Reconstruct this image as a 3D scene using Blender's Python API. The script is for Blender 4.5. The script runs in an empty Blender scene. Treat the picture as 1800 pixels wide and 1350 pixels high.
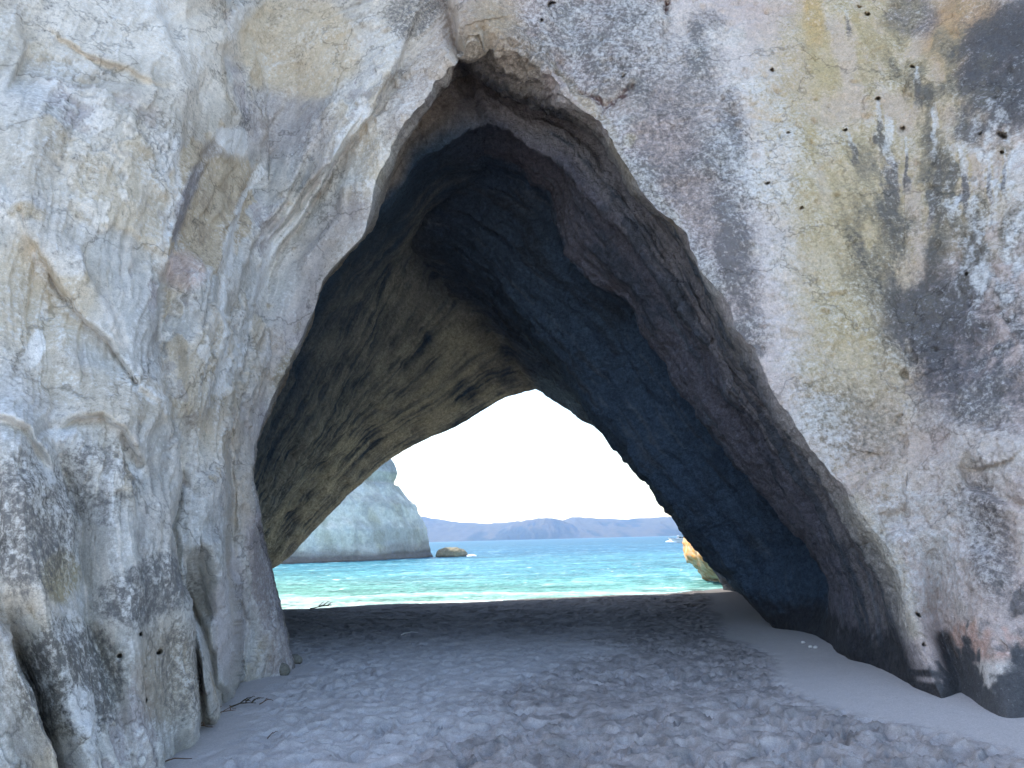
import bpy, math
import numpy as np
from mathutils import Matrix, Vector

R = math.radians
SC = bpy.context.scene
COLL = SC.collection

# ------------------------------------------------------------------ camera
F_PX = 1352.0                      # focal length in pixels of an 1800 x 1350 frame
PITCH, ROLL = R(11.43), R(1.47)
CAM = np.array([0.0, 0.0, 1.65])
FW = np.array([0, math.cos(PITCH), math.sin(PITCH)])
_R0 = np.array([1.0, 0, 0]); _U0 = np.array([0, -math.sin(PITCH), math.cos(PITCH)])
RT = math.cos(ROLL) * _R0 - math.sin(ROLL) * _U0
UP = math.sin(ROLL) * _R0 + math.cos(ROLL) * _U0
cd = bpy.data.cameras.new('camera'); cam = bpy.data.objects.new('camera', cd); COLL.objects.link(cam)
cd.sensor_fit = 'HORIZONTAL'; cd.sensor_width = 36.0; cd.lens = F_PX * 36.0 / 1800.0
cd.clip_start = 0.1; cd.clip_end = 60000
cam.matrix_world = Matrix(((RT[0], UP[0], -FW[0], CAM[0]), (RT[1], UP[1], -FW[1], CAM[1]),
                           (RT[2], UP[2], -FW[2], CAM[2]), (0, 0, 0, 1)))
SC.camera = cam

# ------------------------------------------------------------------ sky, sun, exposure
SUN_EL, SUN_AZ = R(54), R(-66)     # azimuth from +Y, negative = to the left
w = bpy.data.worlds.new('World'); SC.world = w; w.use_nodes = True
nt = w.node_tree
sky = nt.nodes.new('ShaderNodeTexSky'); sky.sky_type = 'NISHITA'; sky.sun_disc = False
sky.sun_elevation = SUN_EL; sky.sun_rotation = SUN_AZ
sky.air_density = 1.0; sky.dust_density = 1.2; sky.ozone_density = 1.0
bg = nt.nodes['Background']; bg.inputs['Strength'].default_value = 0.15
nt.links.new(sky.outputs[0], bg.inputs['Color'])
sl = bpy.data.lights.new('sun', 'SUN'); sl.energy = 2.6; sl.angle = R(0.53); sl.color = (1.0, 0.95, 0.87)
so = bpy.data.objects.new('sun', sl); COLL.objects.link(so)
sd = Vector((math.sin(SUN_AZ) * math.cos(SUN_EL), math.cos(SUN_AZ) * math.cos(SUN_EL), math.sin(SUN_EL)))
so.rotation_euler = sd.to_track_quat('Z', 'Y').to_euler()
SC.view_settings.view_transform = 'Standard'; SC.view_settings.look = 'None'
SC.view_settings.exposure = 1.68; SC.view_settings.gamma = 1.0; SC.view_settings.use_curve_mapping = False
SC.cycles.max_bounces = 8; SC.cycles.diffuse_bounces = 5; SC.cycles.glossy_bounces = 3
SC.cycles.volume_bounces = 0; SC.cycles.use_adaptive_sampling = True; SC.cycles.adaptive_threshold = 0.02

# ------------------------------------------------------------------ helpers: projection, noise, meshes
def ray(px, py):
    px = np.asarray(px, float); py = np.asarray(py, float)
    d = FW + ((px - 900) / F_PX)[..., None] * RT - ((py - 675) / F_PX)[..., None] * UP
    return d / d[..., 1:2]
def at(px, py, depth):
    """world point seen at a photo pixel, at a distance (metres along +Y)"""
    return CAM + ray(px, py) * np.asarray(depth, float)[..., None]

_rng = np.random.RandomState(7)
_LAT = _rng.rand(64, 64, 64).astype(np.float32) * 2 - 1
_LATF = _LAT.ravel()
def vn(x, y, z, seed=0):
    x = np.asarray(x, np.float32) + seed * 17.31; y = np.asarray(y, np.float32) + seed * 7.77; z = np.asarray(z, np.float32) + seed * 3.13
    xi = np.floor(x); yi = np.floor(y); zi = np.floor(z)
    fx = x - xi; fy = y - yi; fz = z - zi
    fx = fx * fx * (3 - 2 * fx); fy = fy * fy * (3 - 2 * fy); fz = fz * fz * (3 - 2 * fz)
    x0 = xi.astype(np.int32) & 63; y0 = yi.astype(np.int32) & 63; z0 = zi.astype(np.int32) & 63
    x1 = ((x0 + 1) & 63) << 12; y1 = ((y0 + 1) & 63) << 6; z1 = (z0 + 1) & 63
    x0 = x0 << 12; y0 = y0 << 6
    t = np.take
    a = t(_LATF, x0 + y0 + z0); a += (t(_LATF, x1 + y0 + z0) - a) * fx
    b = t(_LATF, x0 + y1 + z0); b += (t(_LATF, x1 + y1 + z0) - b) * fx
    c = t(_LATF, x0 + y0 + z1); c += (t(_LATF, x1 + y0 + z1) - c) * fx
    d = t(_LATF, x0 + y1 + z1); d += (t(_LATF, x1 + y1 + z1) - d) * fx
    a += (b - a) * fy; c += (d - c) * fy
    return a + (c - a) * fz
def fbm(x, y, z, octv=4, seed=0, gain=0.5, ridged=False, rot=True):
    s = 0; amp = 1.0; tot = 0; f = 1.0
    for o in range(octv):
        n = vn(x * f, y * f, z * f, seed + o * 1.7)
        if rot: x, y, z = .36 * x + .48 * y - .8 * z, -.8 * x + .6 * y, .48 * x + .64 * y + .6 * z
        if ridged: n = 1 - 2 * np.abs(n)
        s = s + amp * n; tot += amp; amp *= gain; f *= 2.03
    return s / tot
def sm(a, b, x):
    t = np.clip((x - a) / (b - a), 0, 1); return t * t * (3 - 2 * t)

def mesh_obj(name, V, quads, mat, parent=None, col=None, smooth=True, crust=None):
    V = np.ascontiguousarray(V, np.float32).reshape(-1, 3); quads = np.ascontiguousarray(quads, np.int32)
    k = quads.shape[1]
    me = bpy.data.meshes.new(name)
    me.vertices.add(len(V)); me.vertices.foreach_set('co', V.ravel())
    me.loops.add(quads.size); me.loops.foreach_set('vertex_index', quads.ravel())
    me.polygons.add(len(quads)); me.polygons.foreach_set('loop_start', np.arange(0, quads.size, k, dtype=np.int32))
    me.update(calc_edges=True)
    if smooth: me.polygons.foreach_set('use_smooth', np.ones(len(quads), bool))
    if col is not None:
        at_ = me.color_attributes.new('Col', 'FLOAT_COLOR', 'POINT')
        c4 = np.ones((len(V), 4), np.float32); c4[:, :3] = col.reshape(-1, 3); at_.data.foreach_set('color', c4.ravel())
    if crust is not None:
        at_ = me.color_attributes.new('Crust', 'FLOAT_COLOR', 'POINT')
        c4 = np.ones((len(V), 4), np.float32); c4[:, :3] = crust.reshape(-1, 3); at_.data.foreach_set('color', c4.ravel())
    me.materials.append(mat)
    o = bpy.data.objects.new(name, me); COLL.objects.link(o)
    if parent is not None: o.parent = parent
    return o
def grid_quads(r, c, flip=False, wrap=False):
    i = np.arange(r - 1)[:, None] * c; j = np.arange(c if wrap else c - 1)[None, :]; j1 = (j + 1) % c
    q = np.stack([i + j, i + j1, i + c + j1, i + c + j], -1).reshape(-1, 4)
    return q[:, ::-1] if flip else q
def grid_obj(name, P, mat, parent=None, col=None, flip=False, wrap=False, crust=None):
    return mesh_obj(name, P.reshape(-1, 3), grid_quads(P.shape[0], P.shape[1], flip, wrap), mat, parent, col, True, crust)
def empty(name, loc, label, cat, group=None):
    o = bpy.data.objects.new(name, None); COLL.objects.link(o); o.location = loc; o['label'] = label; o['category'] = cat
    if group: o['group'] = group
    return o
def tag(o, label=None, cat=None, group=None, kind=None):
    for k, v in (('label', label), ('category', cat), ('group', group), ('kind', kind)):
        if v: o[k] = v
    return o
def adopt(child, parent):
    """parent a mesh written in world coordinates to an Empty, keeping its place"""
    child.parent = parent; child.location = -Vector(parent.location)
    return child

# ------------------------------------------------------------------ materials
def mat_new(name):
    m = bpy.data.materials.new(name); m.use_nodes = True
    return m, m.node_tree, m.node_tree.nodes['Principled BSDF']
def N(nt, t, **kw):
    n = nt.nodes.new(t)
    for k, v in kw.items():
        if k in n.inputs: n.inputs[k].default_value = v
        else: setattr(n, k, v)
    return n
def noise(nt, vec, scale, detail=4, rough=0.6):
    n = N(nt, 'ShaderNodeTexNoise', Scale=scale, Detail=detail, Roughness=rough); nt.links.new(vec, n.inputs['Vector']); return n.outputs['Fac']
def ramp(nt, fac, stops):
    n = N(nt, 'ShaderNodeValToRGB'); e = n.color_ramp.elements
    while len(e) < len(stops): e.new(0.5)
    for el, (p, c) in zip(e, stops):
        el.position = p; el.color = (c, c, c, 1) if np.isscalar(c) else (*c, 1)
    nt.links.new(fac, n.inputs['Fac']); return n.outputs['Color']
def mul(nt, a, b, fac=1.0):
    n = N(nt, 'ShaderNodeMix', data_type='RGBA', blend_type='MULTIPLY'); n.inputs[0].default_value = fac
    nt.links.new(a, n.inputs[6]); nt.links.new(b, n.inputs[7]); return n.outputs[2]
def bump(nt, h, strength, dist, bsdf=None, prev=None):
    n = N(nt, 'ShaderNodeBump', Strength=strength, Distance=dist); nt.links.new(h, n.inputs['Height'])
    if prev is not None: nt.links.new(prev, n.inputs['Normal'])
    if bsdf is not None: nt.links.new(n.outputs[0], bsdf.inputs['Normal'])
    return n.outputs[0]
def coords(nt, scale=(1, 1, 1)):
    tc = N(nt, 'ShaderNodeNewGeometry'); mp = N(nt, 'ShaderNodeMapping'); mp.inputs['Scale'].default_value = scale
    nt.links.new(tc.outputs['Position'], mp.inputs['Vector']); return mp.outputs[0]

def attr_material(name, fine=26.0, contrast=(0.78, 1.2), speck=0.25, bs=0.5, bd=0.02, rough=0.9, spec=0.2, coarse=0.0, cracks=0.0, masks=False, grain=.2):
    m, nt, b = mat_new(name)
    c = N(nt, 'ShaderNodeVertexColor', layer_name='Col').outputs['Color']
    v = coords(nt)
    n1 = noise(nt, v, fine, 5, 0.72); n2 = noise(nt, v, fine * 3.7, 2, 0.7)
    if masks:                                  # granular crusts: the amount is stored on the surface, the grain comes from noise
        mk = N(nt, 'ShaderNodeVertexColor', layer_name='Crust'); sp = N(nt, 'ShaderNodeSeparateColor'); nt.links.new(mk.outputs['Color'], sp.inputs[0])
        ng = noise(nt, v, fine * .62, 6, 0.78)
        for ch, tint in ((2, (.50, .40, .22)), (0, (.105, .105, .108)), (1, (.74, .74, .72))):
            sub = N(nt, 'ShaderNodeMath', operation='SUBTRACT'); nt.links.new(sp.outputs[ch], sub.inputs[0])
            nn = N(nt, 'ShaderNodeMapRange'); nt.links.new(ng, nn.inputs[0]); nn.inputs[1].default_value = .27; nn.inputs[2].default_value = .73; nn.inputs[3].default_value = .0 if ch != 1 else 1.0; nn.inputs[4].default_value = 1.0 if ch != 1 else .0
            nt.links.new(nn.outputs[0], sub.inputs[1])
            f = N(nt, 'ShaderNodeMapRange'); nt.links.new(sub.outputs[0], f.inputs[0]); f.inputs[1].default_value = -grain; f.inputs[2].default_value = grain * 1.15; f.inputs[3].default_value = 0; f.inputs[4].default_value = .82
            mx_ = N(nt, 'ShaderNodeMix', data_type='RGBA'); nt.links.new(f.outputs[0], mx_.inputs[0]); nt.links.new(c, mx_.inputs[6]); mx_.inputs[7].default_value = (*tint, 1); c = mx_.outputs[2]
    c = mul(nt, c, ramp(nt, n1, [(0.3, contrast[0]), (0.7, contrast[1])]))
    c = mul(nt, c, ramp(nt, n2, [(0.32, 1 - speck), (0.5, 1.0), (0.72, 1 + speck)]))
    p = None
    if coarse:
        n0 = noise(nt, v, fine * .2, 5, 0.72); p = bump(nt, n0, 1.0, coarse)
    if cracks:
        dn = N(nt, 'ShaderNodeTexNoise', Scale=1.6, Detail=4.0, Roughness=.65); nt.links.new(v, dn.inputs['Vector'])
        ad = N(nt, 'ShaderNodeVectorMath', operation='MULTIPLY_ADD'); nt.links.new(dn.outputs['Color'], ad.inputs[0]); ad.inputs[1].default_value = (1.3, 1.3, .8); nt.links.new(v, ad.inputs[2])
        vo = N(nt, 'ShaderNodeTexVoronoi', Scale=.55, feature='DISTANCE_TO_EDGE'); nt.links.new(ad.outputs[0], vo.inputs['Vector'])
        gate = ramp(nt, noise(nt, v, .8, 3), [(.40, 1.0), (.47, 0.0)])
        ln = N(nt, 'ShaderNodeMath', operation='MAXIMUM'); nt.links.new(ramp(nt, vo.outputs['Distance'], [(0.002, 0.0), (0.014, 1.0)]), ln.inputs[0]); nt.links.new(gate, ln.inputs[1])
        c = mul(nt, c, ramp(nt, ln.outputs[0], [(0, 1 - cracks), (1, 1.0)]))
    nt.links.new(c, b.inputs['Base Color'])
    b.inputs['Roughness'].default_value = rough; b.inputs['Specular IOR Level'].default_value = spec
    ads = N(nt, 'ShaderNodeMath', operation='MULTIPLY_ADD'); nt.links.new(n2, ads.inputs[0]); ads.inputs[1].default_value = .3; nt.links.new(n1, ads.inputs[2])
    bump(nt, ads.outputs[0], bs, bd, b, p)
    return m
def plain_material(name, colr, rough=0.6, spec=0.3, var=0.15, scale=20, metal=0.0):
    m, nt, b = mat_new(name)
    v = coords(nt); n1 = noise(nt, v, scale, 4)
    rgb = N(nt, 'ShaderNodeRGB'); rgb.outputs[0].default_value = (*colr, 1)
    nt.links.new(mul(nt, rgb.outputs[0], ramp(nt, n1, [(0.3, 1 - var), (0.7, 1 + var)])), b.inputs['Base Color'])
    b.inputs['Roughness'].default_value = rough; b.inputs['Specular IOR Level'].default_value = spec; b.inputs['Metallic'].default_value = metal
    bump(nt, n1, 0.2, 0.01, b)
    return m

ROCK_L = attr_material('fluted_rock', 30.0, (0.84, 1.14), 0.18, 0.5, 0.014, coarse=.018, cracks=.4, masks=True)
ROCK = attr_material('weathered_rock', 26.0, (0.79, 1.2), 0.2, 0.65, 0.025, coarse=.07, cracks=.4, masks=True, grain=.30)
VAULT = attr_material('vault_rock', 16.0, (0.60, 1.40), 0.25, 0.8, 0.04, coarse=.16)

# ------------------------------------------------------------------ the rock arch
def resample(pts, n):
    """points evenly spaced along a polyline smoothed with Catmull-Rom"""
    p = np.asarray(pts, float); q = np.vstack([2 * p[0] - p[1], p, 2 * p[-1] - p[-2]])
    out = []
    for i in range(1, len(q) - 2):
        t = np.linspace(0, 1, 24, endpoint=False)[:, None]
        a, b, c, d = q[i - 1], q[i], q[i + 1], q[i + 2]
        out.append(0.5 * (2 * b + (c - a) * t + (2 * a - 5 * b + 4 * c - d) * t ** 2 + (3 * b - a - 3 * c + d) * t ** 3))
    out = np.vstack(out + [p[-1:]])
    L = np.concatenate([[0], np.cumsum(np.linalg.norm(np.diff(out, axis=0), axis=1))])
    s = np.linspace(0, L[-1], n)
    return np.stack([np.interp(s, L, out[:, k]) for k in range(p.shape[1])], -1)

NL, NR = 560, 780                   # columns on the left and right half of the arch
NC = NL + NR - 1
def arc(left, right):
    return np.vstack([resample(left, NL), resample(right, NR)[1:]])

RIM_L = [(512, 1240), (508, 1160), (496, 1110), (481, 1045), (468, 990), (455, 940), (447, 890), (443, 840), (446, 800), (462, 745), (482, 695),
         (503, 650), (526, 602), (549, 550), (563, 505), (577, 479), (612, 440), (640, 405), (652, 352), (668, 300), (698, 232), (735, 180), (772, 132), (812, 84)]
RIM_R = [(812, 84), (846, 78), (884, 84), (918, 92), (946, 110), (978, 144), (1015, 180), (1055, 215), (1085, 260), (1105, 295), (1125, 335), (1150, 365),
         (1190, 396), (1212, 432), (1235, 470), (1260, 500), (1277, 532), (1296, 580), (1324, 612), (1346, 657), (1380, 715), (1425, 775), (1465, 830),
         (1494, 868), (1516, 918), (1550, 960), (1578, 1005), (1592, 1050), (1592, 1090), (1602, 1125), (1625, 1165), (1645, 1205), (1668, 1275)]
rim = arc(RIM_L, RIM_R)
def jitter(p, a, seed):
    t = np.arange(len(p)).astype(np.float32); k = np.clip(np.minimum(t, len(p) - 1 - t) / 30, 0, 1)
    q = p.copy()
    for ax in (0, 1): q[:, ax] += k * a * (fbm(t / 34, t * 0, t * 0, 4, seed + ax * 5, .62) * 1.6)
    return q
rim = jitter(rim, 6.5, 11)

def interp_keys(u, keys):
    k = np.array([a for a, _ in keys]); v = np.array([b for _, b in keys], float)
    return np.stack([np.interp(u, k, v[:, i]) for i in range(v.shape[1])], -1)
EL = interp_keys(np.linspace(0, 1, NL), [(0, (-350, 1800)), (.16, (-420, 1400)), (.40, (-420, 720)), (.60, (-420, 60)), (.8, (-180, -420)), (1, (800, -520))])
ER = interp_keys(np.linspace(0, 1, NR), [(0, (800, -520)), (.2, (1500, -520)), (.36, (2250, -380)), (.56, (2250, 350)), (.76, (2250, 800)), (.9, (2250, 1170)), (1, (2250, 1430))])
def smooth1(a, k):
    ker = np.ones(k) / k; pad = np.pad(a, ((k // 2, k // 2), (0, 0)), 'edge')
    return np.stack([np.convolve(pad[:, i], ker, 'valid') for i in range(a.shape[1])], -1)[:len(a)]
outer = smooth1(np.vstack([EL, ER[1:]]), 61)

MF = 430                             # rows of the outer face
sv = np.linspace(0, 1, MF + 1) ** 1.08
rim_s = np.stack([smooth1(rim, 2 * k + 1) if k else rim for k in (0,)])[0]
FPX = rim[None] + sv[:, None, None] * (outer - rim)[None]       # face coordinates (photo pixels)
fx, fy = FPX[..., 0], FPX[..., 1]

def face_depth(px, py):
    """distance of the smooth outer face: left buttress running towards the camera, right wall leaning back"""
    A = np.interp(px, [-450, 0, 120, 230, 330, 390, 430, 470, 520, 640, 815, 950, 1100, 1590, 1800, 2300],
                  [3.6, 4.95, 5.6, 6.25, 7.3, 8.3, 9.4, 10.5, 11.0, 10.6, 9.3, 8.6, 8.3, 8.0, 6.95, 5.4])
    c = np.interp(px, [-450, 0, 230, 400, 520, 640, 815, 1000, 1590, 2300], [.34, .32, .26, .14, 0.02, 0.02, .14, .26, .3, .32])
    t = ray(px, py)[..., 2]
    z = np.clip((CAM[2] + A * t) / (1 - c * t), 0, None)         # no lean below the sand
    return np.where(z > 0, (A + CAM[2] * c) / (1 - c * t), A)

def line_dist(px, py, pts):
    """unsigned distance, side (+ = right of the direction of travel on screen), position along the line"""
    best = np.full(px.shape, 1e9, np.float32); side = np.zeros(px.shape, np.float32); along = np.zeros(px.shape, np.float32)
    p = np.asarray(pts, np.float32); seg = np.linalg.norm(np.diff(p, axis=0), axis=1); tot = seg.sum(); acc = 0
    for a, b, l in zip(p[:-1], p[1:], seg):
        dx, dy = (b - a) / l
        rx = px - a[0]; ry = py - a[1]
        t = np.clip(rx * dx + ry * dy, 0, l); ex = rx - t * dx; ey = ry - t * dy
        d = np.sqrt(ex * ex + ey * ey); m = d < best
        best[m] = d[m]; side[m] = np.sign(dx * ry - dy * rx)[m]; along[m] = ((acc + t) / tot)[m]
        acc += l
    return best, -side, along

# base points first, so noise can live in world space
D0 = face_depth(fx, fy)
P0 = at(fx, fy, D0)
X, Y, Z = [P0[..., k].astype(np.float32) for k in range(3)]
w1 = fbm(X * 1.1, Y * 1.1, Z * 1.1, 4, 3); w2 = fbm(X * 1.1, Y * 1.1, Z * 1.1, 4, 9)
wx = (fx + 26 * w1).astype(np.float32); wy = (fy + 26 * w2).astype(np.float32)
lx = (fx + 9 * w1).astype(np.float32); ly = (fy + 9 * w2).astype(np.float32)

# steps: right side of the line lies 'amp' metres deeper, fading over 'wid' px
STEPS = [
    ([(408, 140), (385, 225), (335, 300), (303, 420), (285, 500), (274, 600), (284, 700), (306, 790), (312, 850), (300, 930), (312, 1010), (348, 1090), (372, 1150), (390, 1240)], .34, .85, 62, 3),
    ([(470, 560), (425, 640), (404, 720), (405, 800), (398, 900), (402, 1000), (420, 1090), (418, 1200)], .3, 1.0, 52, 3),
    ([(318, 960), (340, 1090), (352, 1180), (354, 1280)], .2, .85, 42, 3),
    ([(-40, 1050), (0, 1110), (22, 1170), (50, 1240), (72, 1310), (84, 1380)], .4, .7, 50, 4),
    ([(0, 350), (62, 450), (130, 548), (190, 605), (232, 680), (280, 722), (308, 785)], -.2, -.16, 60, 4),
    ([(100, 380), (150, 470), (200, 560), (226, 630)], .14, .1, 40, 3),
    ([(660, 120), (636, 195), (566, 335), (478, 465), (428, 560), (392, 680), (390, 740)], .42, .36, 60, 4),
    ([(760, -40), (735, 15), (694, 130), (625, 245), (545, 328), (484, 420), (446, 520), (430, 600)], .40, .36, 60, 4),
    ([(590, 200), (560, 250), (500, 360), (440, 440), (390, 560), (378, 700), (380, 780)], .32, .3, 45, 4),
    ([(520, 130), (470, 230), (430, 330), (400, 430), (365, 540), (352, 680)], .30, .28, 45, 4),
    ([(250, -60), (300, 60), (330, 160), (318, 250), (280, 330)], .30, .24, 60, 5),
    ([(820, 100), (800, 60), (788, 10), (785, -80)], .55, .5, 70, 4),
    ([(462, 860), (450, 940), (456, 1020), (472, 1080)], .25, .2, 30, 5),
    ([(20, 0), (45, 90), (20, 150), (0, 175)], .16, .16, 40, 4),
    ([(60, 40), (150, 100), (215, 118), (300, 165)], -.14, -.14, 55, 4),
    ([(1800, 893), (1755, 880), (1708, 858), (1690, 828), (1702, 795)], -.22, -.22, 80, 5),
    ([(1495, 868), (1520, 842), (1548, 826), (1562, 800), (1552, 770)], .14, .14, 45, 5),
    ([(1180, 0), (1168, 60), (1176, 110)], .14, .14, 60, 4),
    ([(1620, 890), (1545, 905), (1548, 960)], .12, .12, 50, 5),
    ([(96, 860), (72, 812), (42, 762), (0, 746), (-60, 735)], .26, .26, 70, 5),
    ([(268, 850), (242, 822), (212, 772), (172, 740), (128, 746), (88, 768)], .24, .24, 70, 5),
]
# grooves: a V cut along the line
GROOVES = [
    ([(84, 765), (104, 838), (120, 862), (136, 905), (142, 1000), (148, 1100), (188, 1200), (214, 1300), (238, 1400)], .22, 20),
    ([(412, 160), (396, 230), (348, 320), (330, 420)], .10, 12),
    ([(130, 147), (190, 143), (240, 148), (295, 157)], .07, 5), ([(140, 175), (200, 170), (228, 176)], .04, 4),
    ([(28, 375), (48, 425), (75, 462), (120, 530)], .07, 5),
    ([(1652, 985), (1655, 1080), (1664, 1130), (1690, 1195), (1692, 1290)], .42, 24),
    ([(1598, 1010), (1612, 1060), (1632, 1090)], .10, 14),
    ([(1020, 164), (1045, 172), (1062, 184), (1085, 172), (1112, 154)], .16, 8), ([(1062, 184), (1056, 206)], .14, 7),
    ([(1180, 190), (1240, 192), (1300, 200), (1350, 207), (1400, 212)], .06, 4), ([(1285, 158), (1312, 138), (1350, 124), (1378, 120)], .06, 5),
    ([(1690, 290), (1692, 312), (1680, 330), (1620, 340)], .04, 4), ([(1770, 250), (1720, 250), (1690, 285)], .06, 7),
    ([(1172, 0), (1172, 24)], .25, 7), ([(785, -80), (788, 20), (800, 70), (816, 108)], .6, 10),
    ([(846, 60), (880, 100), (930, 130)], .12, 10),
    ([(352, 1060), (370, 1030), (385, 1000), (395, 985)], .08, 5), ([(310, 790), (318, 845), (330, 870)], .12, 8),
    ([(345, 140), (352, 160), (346, 172)], .10, 6),
    ([(1500, 1000), (1550, 940), (1560, 870)], .05, 10),
]
REL = np.zeros(fx.shape, np.float32)
for pts, a0, a1, wid, edge in STEPS:
    d, s, al = line_dist(lx, ly, pts)
    fade = sm(0, .3, al) * (sm(0, .3, 1 - al) if pts[-1][1] < 1180 else 1)
    REL += (a0 + (a1 - a0) * al) * np.exp(-(d / wid) ** 2) * np.tanh(s * d / edge) * 0.5 * fade
for pts, amp, wid in GROOVES:
    d, s, al = line_dist(lx, ly, pts)
    REL += amp * np.exp(-(d / wid) ** 1.3) * (0.65 + 0.35 * w1)
# rounded columns and folds of the left buttress
for pts, amp, wid in (([(190, 770), (215, 900), (235, 1100), (260, 1340)], .50, 80), ([(368, 1100), (370, 1260)], .35, 17), ([(372, 960), (396, 1080), (404, 1200)], .36, 22), ([(440, 830), (452, 950), (462, 1060), (474, 1200)], .30, 26),
                      ([(20, 790), (50, 1000), (85, 1200), (140, 1400)], .45, 62), ([(230, 190), (215, 330), (180, 480), (200, 560)], .34, 85), ([(60, 220), (50, 330), (60, 400)], .22, 60), ([(345, 480), (330, 600), (345, 720)], .22, 30), ([(360, 860), (345, 960)], .2, 24),
                      ([(590, 330), (520, 430), (470, 560)], .16, 32), ([(690, 200), (610, 320)], .16, 34), ([(420, 300), (395, 420), (350, 560)], -.14, 40), ([(120, 620), (190, 680), (250, 720)], .18, 50),
                      ([(1580, 960), (1625, 1120), (1655, 1220)], .16, 30), ([(1720, 1000), (1745, 1150), (1760, 1260)], .22, 45), ([(1540, 850), (1600, 930)], .10, 50), ([(1770, 800), (1790, 860)], .2, 60)):
    d, s, al = line_dist(lx, ly, pts); REL -= amp * np.exp(-(d / wid) ** 2)
for pts, amp, wid in (([(306, 790), (312, 850), (300, 930), (312, 1010), (348, 1090), (372, 1150), (392, 1260)], .34, 6), ([(410, 690), (404, 800), (398, 900), (402, 1000), (421, 1090), (419, 1210)], .4, 6), ([(325, 1010), (341, 1090), (353, 1180), (355, 1300)], .3, 6), ([(0, 1112), (22, 1172), (50, 1242), (72, 1312), (84, 1380)], .35, 6),
                      ([(62, 450), (130, 548), (190, 605), (232, 680)], .12, 4), ([(636, 195), (566, 335), (478, 465), (428, 560)], .10, 5), ([(303, 420), (285, 500), (274, 600), (284, 700)], .2, 5), ([(88, 768), (128, 744), (172, 738), (212, 770), (242, 820)], .14, 5), ([(1495, 868), (1520, 842), (1548, 826)], .08, 5), ([(1690, 828), (1708, 858), (1755, 880), (1800, 893)], .08, 6)):
    d, s, al = line_dist(lx, ly, pts); REL += amp * np.exp(-(d / wid) ** 1.5) * sm(0, .2, al)
nic = 1 - sm(.9, 1.12, np.sqrt(((lx - 372 - .25 * (350 - ly)) / 46) ** 2 + ((ly - 362) / 88) ** 2) + .25 * w2)
REL += .05 * nic
# solution holes on the right wall
HOLES = [(1608, 119, 6), (1590, 231, 7), (1542, 178, 5), (1490, 226, 4), (1385, 240, 4), (1765, 243, 11), (1730, 241, 5), (1762, 270, 5), (1512, 16, 4), (1524, 30, 5),
         (1352, 122, 5), (1618, 1086, 5), (1625, 1130, 4), (1450, 1080, 3), (1350, 322, 4), (274, 1147, 7), (208, 1157, 6), (240, 1120, 5), (262, 1228, 8), (1408, 370, 3), (1700, 480, 3), (1095, 132, 6), (952, 36, 6), (970, 8, 6)]
HOLE = np.zeros(fx.shape, np.float32)
hxw = fx + 7 * vn(X * 6, Y * 6, Z * 6, 15); hyw = fy + 7 * vn(X * 6, Y * 6, Z * 6, 16)
for hx, hy, hr in HOLES:
    hn = hr * .62; HOLE = np.maximum(HOLE, np.exp(-(((hxw - hx) / hn) ** 2 + ((hyw - hy) / (hn * .8)) ** 2) ** 1.6))
REL += HOLE * .22
P1 = at(fx, fy, D0 + REL)

# rings down the tunnel, from the front rim to the seaward mouth
def ring(left, right, dl, da, dr):
    p = jitter(arc(left, right), 6 if da < 20 else 2.5, int(da * 10))
    d = np.concatenate([np.linspace(dl, da, NL), np.linspace(da, dr, NR)[1:]])
    return at(p[:, 0], p[:, 1], d)
R0 = P1[0]
R1 = ring([(471, 1230), (440, 1000), (424, 850), (430, 780), (470, 680), (512, 600), (545, 525), (578, 470), (632, 412), (690, 350), (740, 282), (776, 258), (815, 234), (856, 214)],
          [(856, 214), (900, 228), (950, 262), (1005, 300), (1062, 362), (1112, 420), (1165, 490), (1232, 590), (1292, 680), (1350, 760), (1410, 840), (1462, 930), (1500, 1020), (1516, 1100), (1530, 1180), (1545, 1270)], 12.6, 12.1, 9.3)
RLIP = arc([(512, 1240), (506, 1160), (470, 1000), (446, 890), (441, 830), (452, 770), (486, 690), (530, 598), (556, 535), (582, 480), (646, 408), (668, 355), (694, 295), (722, 238), (756, 184), (788, 142), (814, 112)],
           [(814, 112), (836, 130), (858, 148), (886, 162), (915, 172), (944, 182), (996, 204), (1046, 240), (1084, 290), (1116, 345), (1172, 402), (1216, 458), (1268, 545), (1326, 645), (1398, 760), (1455, 842), (1500, 925), (1552, 1005), (1574, 1090), (1590, 1160), (1625, 1270)])
dr0 = R0[:, 1] + np.concatenate([np.linspace(.25, .9, NL), np.linspace(.9, .5, NR)[1:]])
RH = at(RLIP[:, 0], RLIP[:, 1], dr0)
def outward(P, a):
    v = np.stack([P[:, 0] - .6, 0 * P[:, 0], P[:, 2] - 2.5], -1); v /= np.linalg.norm(v, axis=1, keepdims=True); return v * np.asarray(a)[:, None]
apw = np.exp(-((np.arange(NC) - NL - 60) / 190.) ** 2)
RHB = .7 * RH + .3 * R1 + outward(RH, .55 * apw + .05) + np.array([0, .35, 0])
R1B = R1 + outward(R1, .35 * apw) + np.array([0, .5, 0])
R2 = ring([(390, 1230), (392, 1000), (408, 850), (446, 740), (498, 640), (558, 532), (615, 452), (690, 372), (765, 300), (850, 268)],
          [(850, 268), (915, 300), (960, 345), (974, 400), (1000, 460), (1075, 520), (1112, 556), (1142, 612), (1210, 715), (1255, 768), (1312, 822), (1385, 905), (1440, 985), (1454, 1060), (1448, 1140), (1450, 1240)], 14.4, 13.7, 11.3)
side = np.concatenate([np.zeros(NL), np.linspace(0, 1, NR)[1:]]); rw = sm(.04, .3, side) * (1 - .75 * sm(.78, .97, side))
R2b = R2 + np.stack([0.55 * rw, 0.7 + 0 * rw, 0.35 * rw], -1)
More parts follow.
